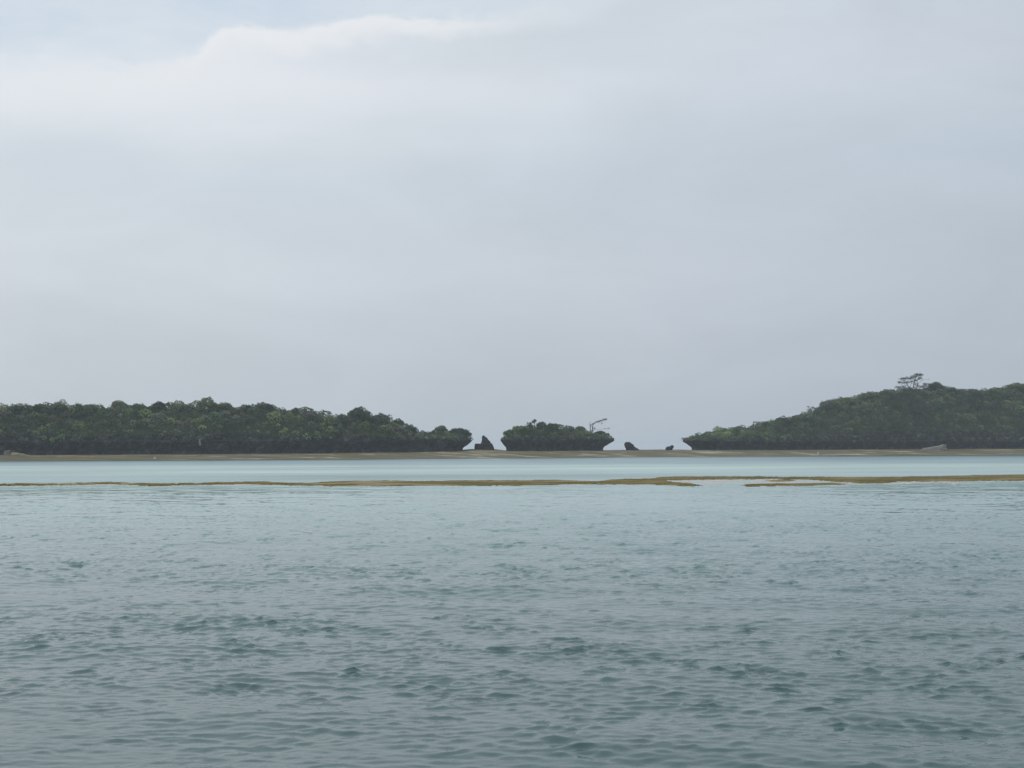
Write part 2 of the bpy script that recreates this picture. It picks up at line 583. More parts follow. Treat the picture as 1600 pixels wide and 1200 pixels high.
BANK_L = [(-420, 758.6, 760.4), (0, 756.4, 758.8), (50, 755, 758.6), (100, 754.8, 758.2), (135, 753.6, 757.2), (150, 752.2, 756.8), (175, 752.4, 756.2),
          (200, 754, 758), (230, 753.8, 758.5), (250, 755, 759), (300, 754.4, 758), (350, 752.8, 757.2), (385, 751.3, 756.4), (405, 751.2, 757),
          (450, 753.8, 758), (500, 752.8, 758.2), (515, 751.2, 759), (550, 750, 759), (600, 749.5, 758.6), (650, 750.8, 758), (700, 749.6, 758),
          (750, 749.4, 758), (800, 749, 758), (850, 748.6, 757.2), (880, 749.4, 756.6), (905, 750.6, 756), (935, 751, 755.8), (950, 748.4, 756), (975, 747.2, 756.2),
          (1000, 746.8, 756.4), (1020, 745.6, 756.6), (1034, 745.4, 757), (1042, 751, 757.4), (1062, 754, 758.6), (1092, 756, 759), (1100, 757, 758.6)]
BANK_R = [(1010, 746.6, 750), (1030, 744.8, 749.6), (1060, 743.6, 750), (1100, 743.5, 749), (1150, 744, 748.2), (1200, 744.5, 747.8), (1250, 744.4, 748.4), (1285, 744.2, 750.6),
          (1310, 744, 753), (1345, 744, 754.4), (1380, 744, 754.6), (1400, 743.8, 751.6), (1450, 743.2, 752), (1500, 741.6, 751.2), (1550, 740.8, 750.4),
          (1600, 740, 751), (1800, 737, 749), (2000, 735, 746)]
BANK_M = [(1188, 749.8, 751.8), (1215, 749.2, 752.2), (1248, 749.0, 751.0)]
BANK_N = [(1148, 756.6, 758.8), (1180, 755.4, 759.0), (1220, 754.8, 758.6), (1265, 754.4, 757.8), (1300, 754.4, 757.0), (1325, 754.8, 756.2)]
SAND = [(-420, 757, 763), (0, 755, 761.2), (300, 754, 760.6), (500, 752, 761), (700, 750, 760.5), (900, 749, 760), (1000, 747, 760), (1100, 746, 761),
        (1200, 746, 761.2), (1300, 746, 760.8), (1400, 746, 760), (1500, 744, 757.5), (1600, 742, 755), (1900, 738, 750)]
strip('sand_flat', SAND, M_sand, 0.006, 'pale wet sand flat just awash around the weedy banks', seed=2.0, rough=1.8, bumpy=0.7)
strip('sandbank', BANK_L, M_bank, 0.15, 'long thin olive-brown weedy bank crossing the lagoon from the left', seed=5.0)
strip('sandbank', BANK_R, M_bank, 0.15, 'broad olive-brown weedy bank running out of the frame on the right', seed=9.0)
strip('sandbank', BANK_M, M_bank, 0.07, 'small dark sliver of weed in the pale pool right of centre', seed=12.0, rough=0.4)
strip('sandbank', BANK_N, M_bank, 0.10, 'narrow weedy bank at the near edge of the pale pool', seed=15.0, rough=0.6)


# ------------------------------------------------------------------ tubes and leaves
class Tubes:
    def __init__(s):
        s.v, s.f = [], []

    def add(s, pts, radii, k=5):
        pts = [Vector(p) for p in pts]
        base = len(s.v)
        for i, p in enumerate(pts):
            a = pts[min(i + 1, len(pts) - 1)] - pts[max(i - 1, 0)]
            if a.length < 1e-6:
                a = Vector((0, 0, 1))
            a.normalize()
            u = a.cross(Vector((0.31, 0.92, 0.21))).normalized()
            wv = a.cross(u)
            for q in range(k):
                an = 2 * math.pi * q / k
                s.v.append(p + (u * math.cos(an) + wv * math.sin(an)) * radii[i])
        for i in range(len(pts) - 1):
            for q in range(k):
                a0, a1 = base + i * k + q, base + i * k + (q + 1) % k
                s.f.append((a0, a1, a1 + k, a0 + k))
        s.f.append(tuple(base + (len(pts) - 1) * k + q for q in range(k)))

    def limb(s, a, b, r0, r1, sag=0.0, jit=0.12, n=5, k=5):
        a, b = Vector(a), Vector(b)
        L = (b - a).length
        pts, rad = [], []
        for i in range(n + 1):
            u = i / n
            p = a.lerp(b, u)
            if 0 < i < n:
                p += Vector((random.uniform(-1, 1), random.uniform(-1, 1), random.uniform(-1, 1))) * jit * L * 0.35
            p.z += sag * L * math.sin(math.pi * u)
            pts.append(p)
            rad.append(r0 + (r1 - r0) * u)
        s.add(pts, rad, k)
        return pts


def leaf_mesh(C, N, size, tint):
    """C centres, N outward normals, size per leaf -> bent quads facing roughly outward"""
    n = len(C)
    R = rng.normal(size=(n, 3))
    nn = N + 0.75 * R
    nn /= np.linalg.norm(nn, axis=1, keepdims=True) + 1e-9
    a = rng.normal(size=(n, 3))
    u = np.cross(nn, a)
    u /= np.linalg.norm(u, axis=1, keepdims=True) + 1e-9
    v = np.cross(nn, u)
    s = size[:, None]
    asp = rng.uniform(0.5, 0.9, (n, 1))
    V = np.stack([C - u * s, C + v * s * asp + nn * s * 0.15, C + u * s, C - v * s * asp + nn * s * 0.15], 1).reshape(-1, 3)
    F = np.arange(4 * n).reshape(n, 4)
    T = np.repeat(tint, 4, 0)
    return V, F, T


def blob(c, r, n, tint, size, flat=0.8, core=0.55):
    """leaf clump: points near the skin of a lumpy ellipsoid, upper side denser"""
    d = rng.normal(size=(n, 3))
    d /= np.linalg.norm(d, axis=1, keepdims=True)
    low = d[:, 2] < -0.25
    d[low & (rng.random(n) < 0.6), 2] *= -1
    ph = rng.uniform(0, 6.28, 3)
    lump = 1 + 0.16 * np.sin(4.1 * d[:, 0] + ph[0]) * np.cos(3.7 * d[:, 1] + ph[1]) + 0.13 * np.sin(6.3 * d[:, 2] + 4 * d[:, 0] + ph[2])
    rad = r * lump * (core + (1 - core) * rng.random(n) ** 0.45)
    C = np.asarray(c) + d * rad[:, None] * np.array([1, 1, flat])
    T = np.asarray(tint) * rng.uniform(0.78, 1.25, (n, 1)) * rng.uniform(0.93, 1.07, (n, 3))
    S = size * rng.uniform(0.6, 1.3, n)
    return C, d, S, T


GREENS = np.array([(0.060, 0.092, 0.040), (0.072, 0.104, 0.046), (0.092, 0.120, 0.048), (0.050, 0.082, 0.046),
                   (0.080, 0.094, 0.052), (0.104, 0.128, 0.054), (0.042, 0.066, 0.038), (0.090, 0.094, 0.068)])


class Crown:
    def __init__(s):
        s.p = []

    def add(s, *a, **k):
        s.p.append(blob(*a, **k))

    def build(s, name, parent, loc=(0, 0, 0)):
        C, N, S, T = [np.concatenate(q) for q in zip(*s.p)]
        V, F, T = leaf_mesh(C - np.asarray(loc), N, S, T)
        return obj(name, V, F, M_leaf, parent, tint=T)


# ------------------------------------------------------------------ the coral islands
PROFILE = [(-0.45, 0.90), (-0.10, 0.93), (0.03, 0.96), (0.14, 1.0), (0.26, 0.97), (0.38, 0.84), (0.50, 0.64), (0.62, 0.44),
           (0.74, 0.26), (0.85, 0.10), (0.94, 0.0), (1.02, 0.04), (1.10, 0.20)]
TOPF = [0.06, 0.14, 0.24, 0.36, 0.48, 0.60, 0.74, 0.88, 0.97]


class Island:
    def __init__(s, pl, pr, insL, insR, D, R, front, lip_py, skyline, setback=30.0, front_in=2.5, nf=0.7):
        s.sky = np.array(skyline, float)
        s.D, s.R, s.setback, s.front_in = D, R, setback, front_in
        s.insL, s.insR = insL, insR
        s.lip_py = lip_py
        s.step = nf

        def solve(px):
            x = 0.0
            for _ in range(12):
                x = xat(px, s.yf(x) + D)
            return x
        s.xl, s.xr = solve(pl), solve(pr)

    def yf(s, x):
        return wl(x) + s.setback

    def zbase(s, x):
        return zb(pxof(x, s.yf(x)))

    def ziplip(s, x):
        y = s.yf(x)
        px = pxof(x, y)
        return zat(px, np.interp(px, s.lip_py[0], s.lip_py[1]), y)

    def ztop(s, x):
        y = s.yf(x) + 0.62 * s.D
        px = pxof(x, y)
        zs = zat(px, np.interp(px, s.sky[:, 0], s.sky[:, 1]), y)
        zl = s.ziplip(x)
        return zs, zl

    def canopy(s, x):
        zs, zl = s.ztop(x)
        return max(0.25, min(1.0, (zs - zl) / 4.2))

    def outline(s, xl, xr, D, R):
        """stadium: list of (x, y offset from the middle line)"""
        pts = []
        n = max(4, int((s.xr - s.xl - 2 * s.R) / s.step))
        m = 22
        for i in range(n):
            pts.append((xl + R + (xr - xl - 2 * R) * i / n, -D))
        for i in range(m):
            a = -math.pi / 2 + math.pi * i / m
            pts.append((xr - R + R * math.cos(a), D * math.sin(a)))
        for i in range(n):
            pts.append((xr - R - (xr - xl - 2 * R) * i / n, D))
        for i in range(m):
            a = math.pi / 2 + math.pi * i / m
            pts.append((xl + R + R * math.cos(a), D * math.sin(a)))
        return pts

    def top_point(s, x, yo, f):
        zs, zl = s.ztop(x)
        g = min(1.0, math.sin(min(1, f / 0.60) * math.pi / 2) ** 0.85)
        th = 2.05 * s.canopy(x)
        zt = max(zl + 0.15, zs - th)
        return Vector((x, s.yf(x) + s.D + yo, zl + 0.1 + (zt - zl) * g))

    def build(s, name, label, cat=None, kind=None, seed=0.0):
        V, F = [], []
        rings = []
        for h, fr in PROFILE:
            ring = s.outline(s.xl + s.insL * fr, s.xr - s.insR * fr, s.D - s.front_in * fr, s.R)
            idx = []
            for x, yo in ring:
                z0, zl = s.zbase(x), s.ziplip(x)
                y = s.yf(x) + s.D + yo
                z = z0 + (zl - z0) * h
                q = Vector((x, y, z))
                nv = noise.noise_vector(q * 0.16 + Vector((seed, 0, 0))) * 0.9 + noise.noise_vector(q * 0.55) * 0.55 + noise.noise_vector(q * 1.5) * 0.28
                ex = min(x - s.xl, s.xr - x)
                k = 1.0 if ex > 6 else 0.45
                q += Vector((nv.x * 0.5 * k, nv.y * k, nv.z * (0.35 if h > 0.1 else 0.1)))
                V.append(q)
                idx.append(len(V) - 1)
            rings.append(idx)
        for f in TOPF:
            ring = s.outline(s.xl + f * s.R, s.xr - f * s.R, s.D * (1 - f) + 0.05, s.R * (1 - f) + 0.05)
            idx = []
            for x, yo in ring:
                q = s.top_point(x, yo, f)
                nv = noise.noise_vector(q * 0.4)
                V.append(q + Vector((0, 0, nv.z * 0.35)))
                idx.append(len(V) - 1)
            rings.append(idx)
        nsoil = 0
        for a, b in zip(rings[:-1], rings[1:]):
            n = len(a)
            for i in range(n):
                F.append((a[i], a[(i + 1) % n], b[(i + 1) % n], b[i]))
        F.append(tuple(rings[-1]))
        o = obj(name, V, F, M_rock)
        o.data.materials.append(M_soil)
        nc = (len(PROFILE)) * len(rings[0])
        mi = np.zeros(len(F), np.int32)
        mi[nc:] = 1
        o.data.polygons.foreach_set('material_index', mi)
        tag(o, label, cat, kind=kind)
        s.obj = o
        return o

    def rand_top(s, fmin=0.0, fmax=1.0, back=0.25, n=1):
        out = []
        while len(out) < n:
            f = fmin + (fmax - fmin) * random.random() ** 1.5
            yo = -1 if random.random() > back else 1
            xl, xr, D, R = s.xl + f * s.R, s.xr - f * s.R, s.D * (1 - f), s.R * (1 - f)
            x = random.uniform(xl, xr)
            e = min(x - xl, xr - x)
            k = 1.0 if e > R else math.sqrt(max(0, 1 - ((R - e) / max(R, 1e-3)) ** 2))
            out.append((s.top_point(x, yo * D * k, f), f))
        return out

    def wood(s, name, label, n, leaf=0.26, per=110, rmul=1.0, bright=1.0):
        cr = Crown()
        cells, kept = {}, 0
        for p, f in s.rand_top(0.0, 0.95, 0.24, n * 4):
            c = s.canopy(p.x)
            r = random.choice((0.9, 1.2, 1.5, 1.9, 2.4)) * random.uniform(0.85, 1.2) * (0.40 + 0.60 * c) * rmul
            key = (int(p.x // 3), int(p.y // 3), int(p.z // 3))
            near = [q for a in (-1, 0, 1) for b in (-1, 0, 1) for e in (-1, 0, 1) for q in cells.get((key[0] + a, key[1] + b, key[2] + e), ())]
            if any((p - q).length < 0.60 * (r + rq) for q, rq in near):
                continue
            cells.setdefault(key, []).append((p, r))
            kept += 1
            if kept > n:
                break
            pn = nz(p.x * 0.05, p.z * 0.13, 3.1) + 0.5 * nz(p.x * 0.17, p.z * 0.22, 7.7)
            ti = GREENS[random.randrange(len(GREENS))] * bright * (1.4 + 1.1 * pn) * random.choice((0.5, 0.75, 1.0, 1.2, 1.42))
            if random.random() < 0.07:
                ti = np.array((0.125, 0.118, 0.092))
            zc = p.z + r * random.uniform(0.05, 0.75) + c * (0.9 * nz(p.x * 0.13, p.y * 0.13, 1.9) + 0.4 * nz(p.x * 0.4, p.y * 0.3, 6.1))
            if f < 0.10:
                r *= 0.72
                zc = p.z + 0.45 * r
            cr.add((p.x, p.y, zc), r, int(per * (0.30 + 0.95 * (r / 1.5) ** 2)), ti, leaf * (0.75 + 0.25 * c), flat=random.uniform(0.7, 1.0), core=0.68)
        o = cr.build(name, None)
        tag(o, label, kind='stuff')
        return o


SKY_L = [(-700, 640), (-300, 632), (0, 636), (60, 633), (90, 632), (112, 638), (140, 634), (158, 636), (185, 630), (205, 633), (228, 635), (262, 631), (285, 632),
         (320, 630), (345, 630), (366, 635), (390, 634), (415, 633), (438, 641), (462, 640), (482, 643), (510, 650), (530, 651), (560, 648), (580, 650),
         (600, 655), (622, 662), (642, 672), (660, 678), (676, 679), (690, 675), (705, 676), (722, 678), (736, 688)]
SKY_M = [(783, 686), (792, 678), (803, 670), (825, 667), (835, 663), (850, 664), (868, 665), (882, 669), (905, 669), (918, 676), (935, 677), (948, 679), (958, 687)]
SKY_R = [(1068, 687), (1082, 684.5), (1097, 681), (1110, 680), (1130, 673), (1158, 670), (1170, 672.5), (1195, 663), (1220, 658), (1240, 655), (1262, 650),
         (1282, 642), (1300, 626), (1330, 625), (1347, 619), (1375, 614), (1402, 611), (1440, 608), (1465, 606), (1482, 609), (1510, 611), (1540, 611), (1562, 611),
         (1582, 604), (1600, 602), (1800, 596), (2300, 606)]
isl_l = Island(-420, 737, 0.0, 3.4, 15.0, 9.0, 0, ([-400, 0, 300, 500, 640, 700, 737], [690, 690, 689, 688, 687, 687, 688]), SKY_L)
isl_m = Island(781.5, 959.5, 2.2, 4.7, 9.0, 8.0, 0, ([780, 800, 900, 960], [686, 687, 687, 687]), SKY_M, front_in=2.3, nf=0.45)
isl_r = Island(1067, 2050, 4.2, 0.0, 20.0, 12.0, 0, ([1060, 1085, 1120, 1200, 1300, 1600, 2000], [687.5, 688, 688, 689, 689, 689, 689]), SKY_R)
isl_l.build('rocky_island', 'long dark coral rock island with undercut cliff on the left', kind='structure', seed=1)
isl_m.build('rocky_islet', 'small undercut coral rock islet standing alone between the two islands', 'islet', seed=5)
isl_r.build('rocky_island', 'dark coral rock island with overhanging point rising to the right', kind='structure', seed=9)

isl_l.wood('woodland', 'dense low green woodland covering the long left island', 2100)
isl_m.wood('woodland', 'low green scrub covering the small middle islet', 260, per=105, rmul=0.9)
isl_r.wood('woodland', 'dense dark green woodland on the hill of the right island', 2800, bright=0.9, rmul=1.06)


# ------------------------------------------------------------------ single rocks and stones on the beach
def loft_rock(name, label, cat, levels, d, mat, depth=0.7, jag=0.16, group=None, K=22):
    """levels: (row in the photo, left column, right column) from the foot up"""
    V, F, rings = [], [], []
    z_prev = None
    lv = []
    for (a, b) in zip(levels[:-1], levels[1:]):
        n = max(1, int(abs(a[0] - b[0]) / 1.0))
        for i in range(n):
            u = i / n
            lv.append(tuple(p + (q - p) * u for p, q in zip(a, b)))
    lv.append(levels[-1])
    wmax = max(xat(l[2], d) - xat(l[1], d) for l in lv)
    cx = 0.5 * (xat(levels[0][1], d) + xat(levels[0][2], d))
    z0 = zat(800, 0, d)
    org = None
    for py, a, b in lv:
        xa, xb = xat(a, d), xat(b, d)
        z = zat(0.5 * (a + b), py, d)
        if org is None:
            org = Vector((cx, d, z + 0.2))
        hx, mx_ = 0.5 * (xb - xa), 0.5 * (xa + xb)
        hy = 0.5 * depth * (0.45 * wmax + 0.55 * (xb - xa))
        idx = []
        for q in range(K):
            an = 2 * math.pi * q / K
            p = Vector((mx_ + hx * math.cos(an), d + hy * math.sin(an), z))
            nv = noise.noise_vector(p * 0.9) * jag * 1.6 + noise.noise_vector(p * 2.7) * jag
            V.append(p + nv - org)
            idx.append(len(V) - 1)
        rings.append(idx)
    for r0, r1 in zip(rings[:-1], rings[1:]):
        for q in range(K):
            F.append((r0[q], r0[(q + 1) % K], r1[(q + 1) % K], r1[q]))
    F.append(tuple(rings[-1]))
    F.append(tuple(reversed(rings[0])))
    o = obj(name, V, F, mat)
    o.location = org
    tag(o, label, cat, group)
    return o


d_gap = wl(xat(755, 520)) + 42
loft_rock('rock_spire', 'jagged dark rock with a tall spire and low left shoulder, left of the islet', 'rock',
          [(704, 740.5, 772.5), (700.5, 741, 771.5), (696, 741.4, 770), (693.6, 741.8, 769), (693, 751, 767.5), (689.5, 752.5, 765.5), (686, 752.6, 761.5), (682.5, 753, 758.6), (680.6, 754, 756.4)],
          d_gap, M_dark, 0.6, 0.13, K=30)
d_r2 = wl(xat(988, 560)) + 32
loft_rock('boulder', 'dark leaning fin-shaped boulder on the sand right of the islet', 'boulder',
          [(707, 978, 1001), (704.5, 978, 1000), (701, 977.5, 996), (698, 976, 991.5), (695, 975.4, 989), (692.6, 976, 986), (691.2, 977.6, 983)], d_r2, M_dark, 0.7, 0.16)
d_r3 = wl(xat(1046, 560)) + 32
loft_rock('boulder', 'small dark knobbly boulder between the fin-shaped rock and the right point', 'boulder',
          [(706, 1039, 1049.5), (703.5, 1039, 1049.5), (700.5, 1039.5, 1051), (698.5, 1041, 1052), (696.8, 1046.5, 1051.6), (695.8, 1047.6, 1050.6)], d_r3, M_dark, 0.8, 0.12)
d_s = wl(xat(1460, 600)) + 24
loft_rock('fallen_slab', 'pale tilted limestone slab on the beach below the right island', 'rock slab',
          [(706, 1436, 1479), (702, 1438, 1478.6), (699.5, 1448, 1478.4), (697, 1461, 1478), (695.2, 1470, 1477.4), (694.8, 1473, 1476.6)], d_s, M_pale, 0.4, 0.26)
d_s = wl(xat(20, 440)) + 24
loft_rock('fallen_block', 'pale grey rock block at the cliff foot near the left edge', 'rock',
          [(714, 6, 17.5), (710, 6.4, 17), (706.5, 7, 16.4), (704.4, 8, 15.6)], d_s, M_pale, 0.7, 0.3)
loft_rock('sand_mound', 'low grey-green mound of rubble beside the pale block on the left beach', 'mound',
          [(714.5, 15, 50), (711.5, 16, 46), (709.5, 17, 38), (707.6, 18, 30), (706.6, 19, 26)], d_s + 0.6, M_beach, 0.4, 0.12)
loft_rock('pale_stone', 'small upright white stone at the water edge below the right island', 'stone',
          [(711.6, 1276, 1279), (709, 1276.2, 1278.8), (707, 1276.6, 1278.6), (706, 1277, 1278.3)], wl(xat(1277, 575)) + 8, M_white, 0.9, 0.06, K=12)
loft_rock('pale_stone', 'tiny white stone on the left beach beneath the dark tree', 'stone',
          [(717, 240.4, 244.6), (715.4, 240.8, 244.2), (713.8, 241.6, 243.4)], wl(xat(242, 440)) + 9, M_white, 0.9, 0.05, K=12)


# ------------------------------------------------------------------ trees that stand out of the woodland
def ground_on(isl, x, yo_frac):
    f = 1 - abs(yo_frac)
    return isl.top_point(x, yo_frac * isl.D, f)


def tree(isl, px, top, wpx, label, name='tree', yo=-0.42, tint=0, group=None, open_=0.0, flat=0.7, lean=0.0, dens=1.0, dead=0.0):
    x = 0.0
    for _ in range(10):
        x = xat(px, isl.yf(x) + isl.D * (1 + yo))
    x = min(max(x, isl.xl + 1.5), isl.xr - 1.5)
    g = ground_on(isl, x, yo)
    y = g.y
    zt = zat(px, top, y)
    xt = xat(px, y)
    W = wpx / FPX * y
    H = zt - g.z
    if H < 1.2:
        g.z = zt - 1.2
        H = 1.2
    root = empty(name, g)
    tag(root, label, 'tree', group)
    tb, cr = Tubes(), Crown()
    r0 = 0.05 + 0.028 * H
    W *= 1.12
    ch = min(H * 0.92, max(W * flat * 1.25, 1.1))                # crown height
    top_c = Vector((xt - x + lean, 0, H - ch * 0.5))
    fork = Vector((random.uniform(-.1, .1) * H + top_c.x * 0.4, random.uniform(-.1, .1), max(0.25, H - ch * 1.0)))
    tb.limb((0, 0, -0.6), fork, r0, r0 * 0.75, jit=0.08)
    nb = max(5, int(W * 2.2))
    base_t = 1.4 * GREENS[tint] if not isinstance(tint, tuple) else np.array(tint)
    for i in range(nb):
        an = 2 * math.pi * (i + random.uniform(-.3, .3)) / nb
        rr = random.uniform(0.45, 0.95) if i else 0.1
        c = Vector((top_c.x + math.cos(an) * W * 0.36 * rr, math.sin(an) * W * 0.34 * rr,
                    top_c.z + ch * (0.22 - 0.50 * rr ** 2 + random.uniform(-.12, .10))))
        tb.limb(fork, c, r0 * 0.55, r0 * 0.16, sag=-0.08, jit=0.15, n=4, k=4)
        r = (W * 0.27 if nb > 3 else W * 0.33) * random.uniform(0.8, 1.15) * (1 - 0.25 * open_)
        r = min(r, ch * 0.48)
        cr.add((c.x, c.y, c.z), r, int(dens * (40 + 70 * r * r)), base_t * random.uniform(0.85, 1.15), 0.20 if r < 0.9 else 0.25, flat=0.75, core=0.35 + 0.2 * open_)
    cr.build('crown', root)
    obj('trunk', [tuple(v) for v in tb.v], tb.f, M_dead if dead else M_bark, root)
    return root


L, Mi, Rr = isl_l, isl_m, isl_r
G1, G2, G3 = 'skyline trees of the left island', 'shrubs of the middle islet', 'skyline trees of the right island'
tree(L, 24, 634, 26, 'low flat-topped tree on the skyline nearest the left edge', tint=3, group=G1)
tree(L, 62, 631.5, 18, 'small rounded tree on the left skyline just before the flat-topped hump', tint=0, group=G1)
tree(L, 90, 630, 24, 'flat-topped hump of a tree left of the first skyline notch', tint=4, group=G1)
tree(L, 123, 630.5, 12, 'narrow little tree right of the first skyline notch', tint=6, group=G1)
tree(L, 141, 632.5, 22, 'wide low tree just right of the narrow little tree', tint=1, group=G1)
tree(L, 186, 626.5, 28, 'domed tree forming the highest hump of the left island near its left end', tint=4, group=G1)
tree(L, 213, 630.5, 15, 'small tree stepping down right of the highest domed tree', tint=0, group=G1)
tree(L, 248, 628, 19, 'very dark round-headed tree above the dark hollow in the left wood', tint=(0.026, 0.038, 0.026), group=G1)
tree(L, 263, 628.5, 8, 'thin spiky treetop beside the very dark round-headed tree', tint=3, group=G1, open_=0.6, dens=0.6)
tree(L, 282, 631, 24, 'yellow-green low tree between the spiky treetop and the twiggy one', tint=5, group=G1)
tree(L, 311, 627, 8, 'small twiggy treetop at the left of the broad yellow-green crown', tint=4, group=G1, open_=0.8, dens=0.5)
tree(L, 328, 628, 30, 'broad yellow-green crown near the middle of the left skyline', tint=2, group=G1)
tree(L, 352, 630, 20, 'rounded tree where the left skyline starts to step down', tint=2, group=G1)
tree(L, 388, 632, 12, 'small dark knob of a tree after the shallow dip', tint=6, group=G1)
tree(L, 414, 631, 26, 'dark flat-topped crown where the left skyline makes its first clear drop', tint=3, group=G1)
tree(L, 461, 637, 14, 'small pointed tree on the gentle fall of the left skyline', tint=3, group=G1)
tree(L, 484, 641.5, 24, 'low rounded tree on the skyline left of the tall gappy tree', tint=6, group=G1)
tree(L, 533, 648, 18, 'low tree in the saddle left of the tall gappy tree', tint=3, group=G1)
tree(L, 561, 638, 36, 'tall umbrella-shaped tree with sky showing through gaps under its crown', tint=6, group=G1, open_=0.9, flat=0.45, dens=0.9)
tree(L, 594, 647, 28, 'dark rounded tree right of the tall gappy tree', tint=6, group=G1, flat=0.6)
tree(L, 620, 655.5, 24, 'flat dark crown leaning right above a small gap of sky', tint=6, group=G1, open_=0.7, flat=0.42, yo=-0.3)
tree(L, 640, 664, 22, 'dark rounded tree stepping down right of the leaning flat crown', tint=3, group=G1, flat=0.6)
tree(L, 659, 676, 18, 'low shrub in the dip before the tip of the left island', 'shrub', tint=3, group=G1)
tree(L, 677, 672, 8, 'narrow upright shrub left of the knobbly tree near the left island tip', 'shrub', tint=6, group=G1)
tree(L, 689, 665.5, 20, 'knobbly upright tree near the tip of the left island', tint=3, group=G1, open_=0.5)
tree(L, 717, 669, 34, 'dark round tree at the very tip of the left island', tint=6, group=G1, yo=-0.25)
tree(L, 729, 675, 18, 'dark shrub drooping over the undercut tip of the left island', 'shrub', tint=6, group=G1, yo=-0.2)
tree(Mi, 795, 672, 18, 'low shrub at the left end of the islet', 'shrub', tint=0, group=G2, yo=-0.3)
tree(Mi, 814, 665.5, 30, 'rounded yellow-green shrub on the left shoulder of the islet', 'shrub', tint=2, group=G2)
tree(Mi, 828, 660, 9, 'short dark sprig just left of the tallest point of the islet', 'shrub', tint=6, group=G2, dens=0.8)
tree(Mi, 835, 654.5, 9, 'upright knob of leaves at the highest point of the islet', 'shrub', tint=3, group=G2)
tree(Mi, 846, 658.5, 16, 'dark leafy tree right of the highest knob on the islet', tint=6, group=G2)
tree(Mi, 863, 661.5, 22, 'dark flat-topped tree in the middle of the islet', tint=6, group=G2)
tree(Mi, 893, 665.5, 12, 'small pointed shrub on the right half of the islet', 'shrub', tint=3, group=G2)
tree(Mi, 906, 666.5, 20, 'rounded shrub left of the bare windswept tree on the islet', 'shrub', tint=1, group=G2)
tree(Mi, 938, 673.5, 22, 'dark shrub at the foot of the bare windswept tree', 'shrub', tint=6, group=G2, yo=-0.3)
tree(Mi, 949, 677.5, 10, 'tiny dark shrub on the right tip of the islet', 'shrub', tint=6, group=G2, yo=-0.1)
tree(Rr, 1103, 675.5, 16, 'small green shrub on the thin point of the right island', 'shrub', tint=1, group=G3)
tree(Rr, 1131, 670.5, 18, 'rounded shrub at the start of the right wood', 'shrub', tint=1, group=G3)
tree(Rr, 1152, 667, 30, 'broad rounded shrub low on the slope of the right island', 'shrub', tint=0, group=G3)
tree(Rr, 1197, 657, 13, 'dark flat-topped little tree on the lower right-hand slope', tint=6, group=G3)
tree(Rr, 1221, 652.5, 24, 'dark rounded tree beside the flat-topped little tree', tint=3, group=G3)
tree(Rr, 1245, 648.5, 18, 'small bushy tree midway up the right-hand slope', tint=0, group=G3)
tree(Rr, 1292, 627, 24, 'pale grey-green thin-leaved tree high on the right-hand slope', tint=7, group=G3, open_=0.8, dens=0.7)
tree(Rr, 1322, 621, 26, 'rounded green tree where the right-hand slope eases', tint=2, group=G3)
tree(Rr, 1356, 613.5, 26, 'green tree on the rise left of the tall sparse tree', tint=1, group=G3)
tree(Rr, 1384, 609.5, 24, 'rounded dark tree just left of the tall sparse tree', tint=0, group=G3)
tree(Rr, 1463, 597.5, 22, 'dark rounded treetop just right of the tall sparse tree', tint=6, group=G3)
tree(Rr, 1487, 604.5, 16, 'small dark tree to the right of the dark rounded treetop', tint=3, group=G3)
tree(Rr, 1523, 607.5, 20, 'thin greyish tree in the dip of the right skyline', tint=7, group=G3, open_=0.8, dens=0.7)
tree(Rr, 1553, 606.5, 24, 'green tree before the last rise of the right skyline', tint=1, group=G3)
tree(Rr, 1590, 599, 38, 'broad green crown at the right edge of the photo', tint=2, group=G3)


def sparse_tree(name, label, isl, px_base, py_base, limbs, clumps, yo=-0.42, tint=(0.050, 0.058, 0.040), mat=M_bark, leaf=0.17, group=None, twigs=3):
    """limbs: lists of photo points with a depth offset in metres; clumps: (px, py, radius px, depth offset, leaf count)"""
    x = 0.0
    for _ in range(10):
        x = xat(px_base, isl.yf(x) + isl.D * (1 + yo))
    y = isl.yf(x) + isl.D * (1 + yo)
    org = Vector((x, y, zat(px_base, py_base, y)))
    root = empty(name, org)
    tag(root, label, 'tree', group)
    tb, cr = Tubes(), Crown()

    def w3(px, py, dz):
        return Vector((xat(px, y + dz), y + dz, zat(px, py, y + dz))) - org
    for lb, r0, r1 in limbs:
        pts = [w3(*p) for p in lb]
        n = len(pts)
        tb.add(pts, [1.25 * (r0 + (r1 - r0) * i / (n - 1)) for i in range(n)], 5)
        for _ in range(twigs):
            a = random.choice(pts[1:])
            b = a + Vector((random.uniform(-.8, .8), random.uniform(-.8, .8), random.uniform(0.1, 0.8)))
            tb.limb(a, b, r1, r1 * 0.4, jit=0.2, n=3, k=4)
    for px, py, rp, dz, n in clumps:
        c = w3(px, py, dz)
        cr.add((c.x, c.y, c.z), 1.25 * rp / FPX * y, int(n * 2.0), tint, leaf, flat=0.62, core=0.1)
    cr.build('crown', root)
    obj('trunk', [tuple(v) for v in tb.v], tb.f, mat, root)
    return root


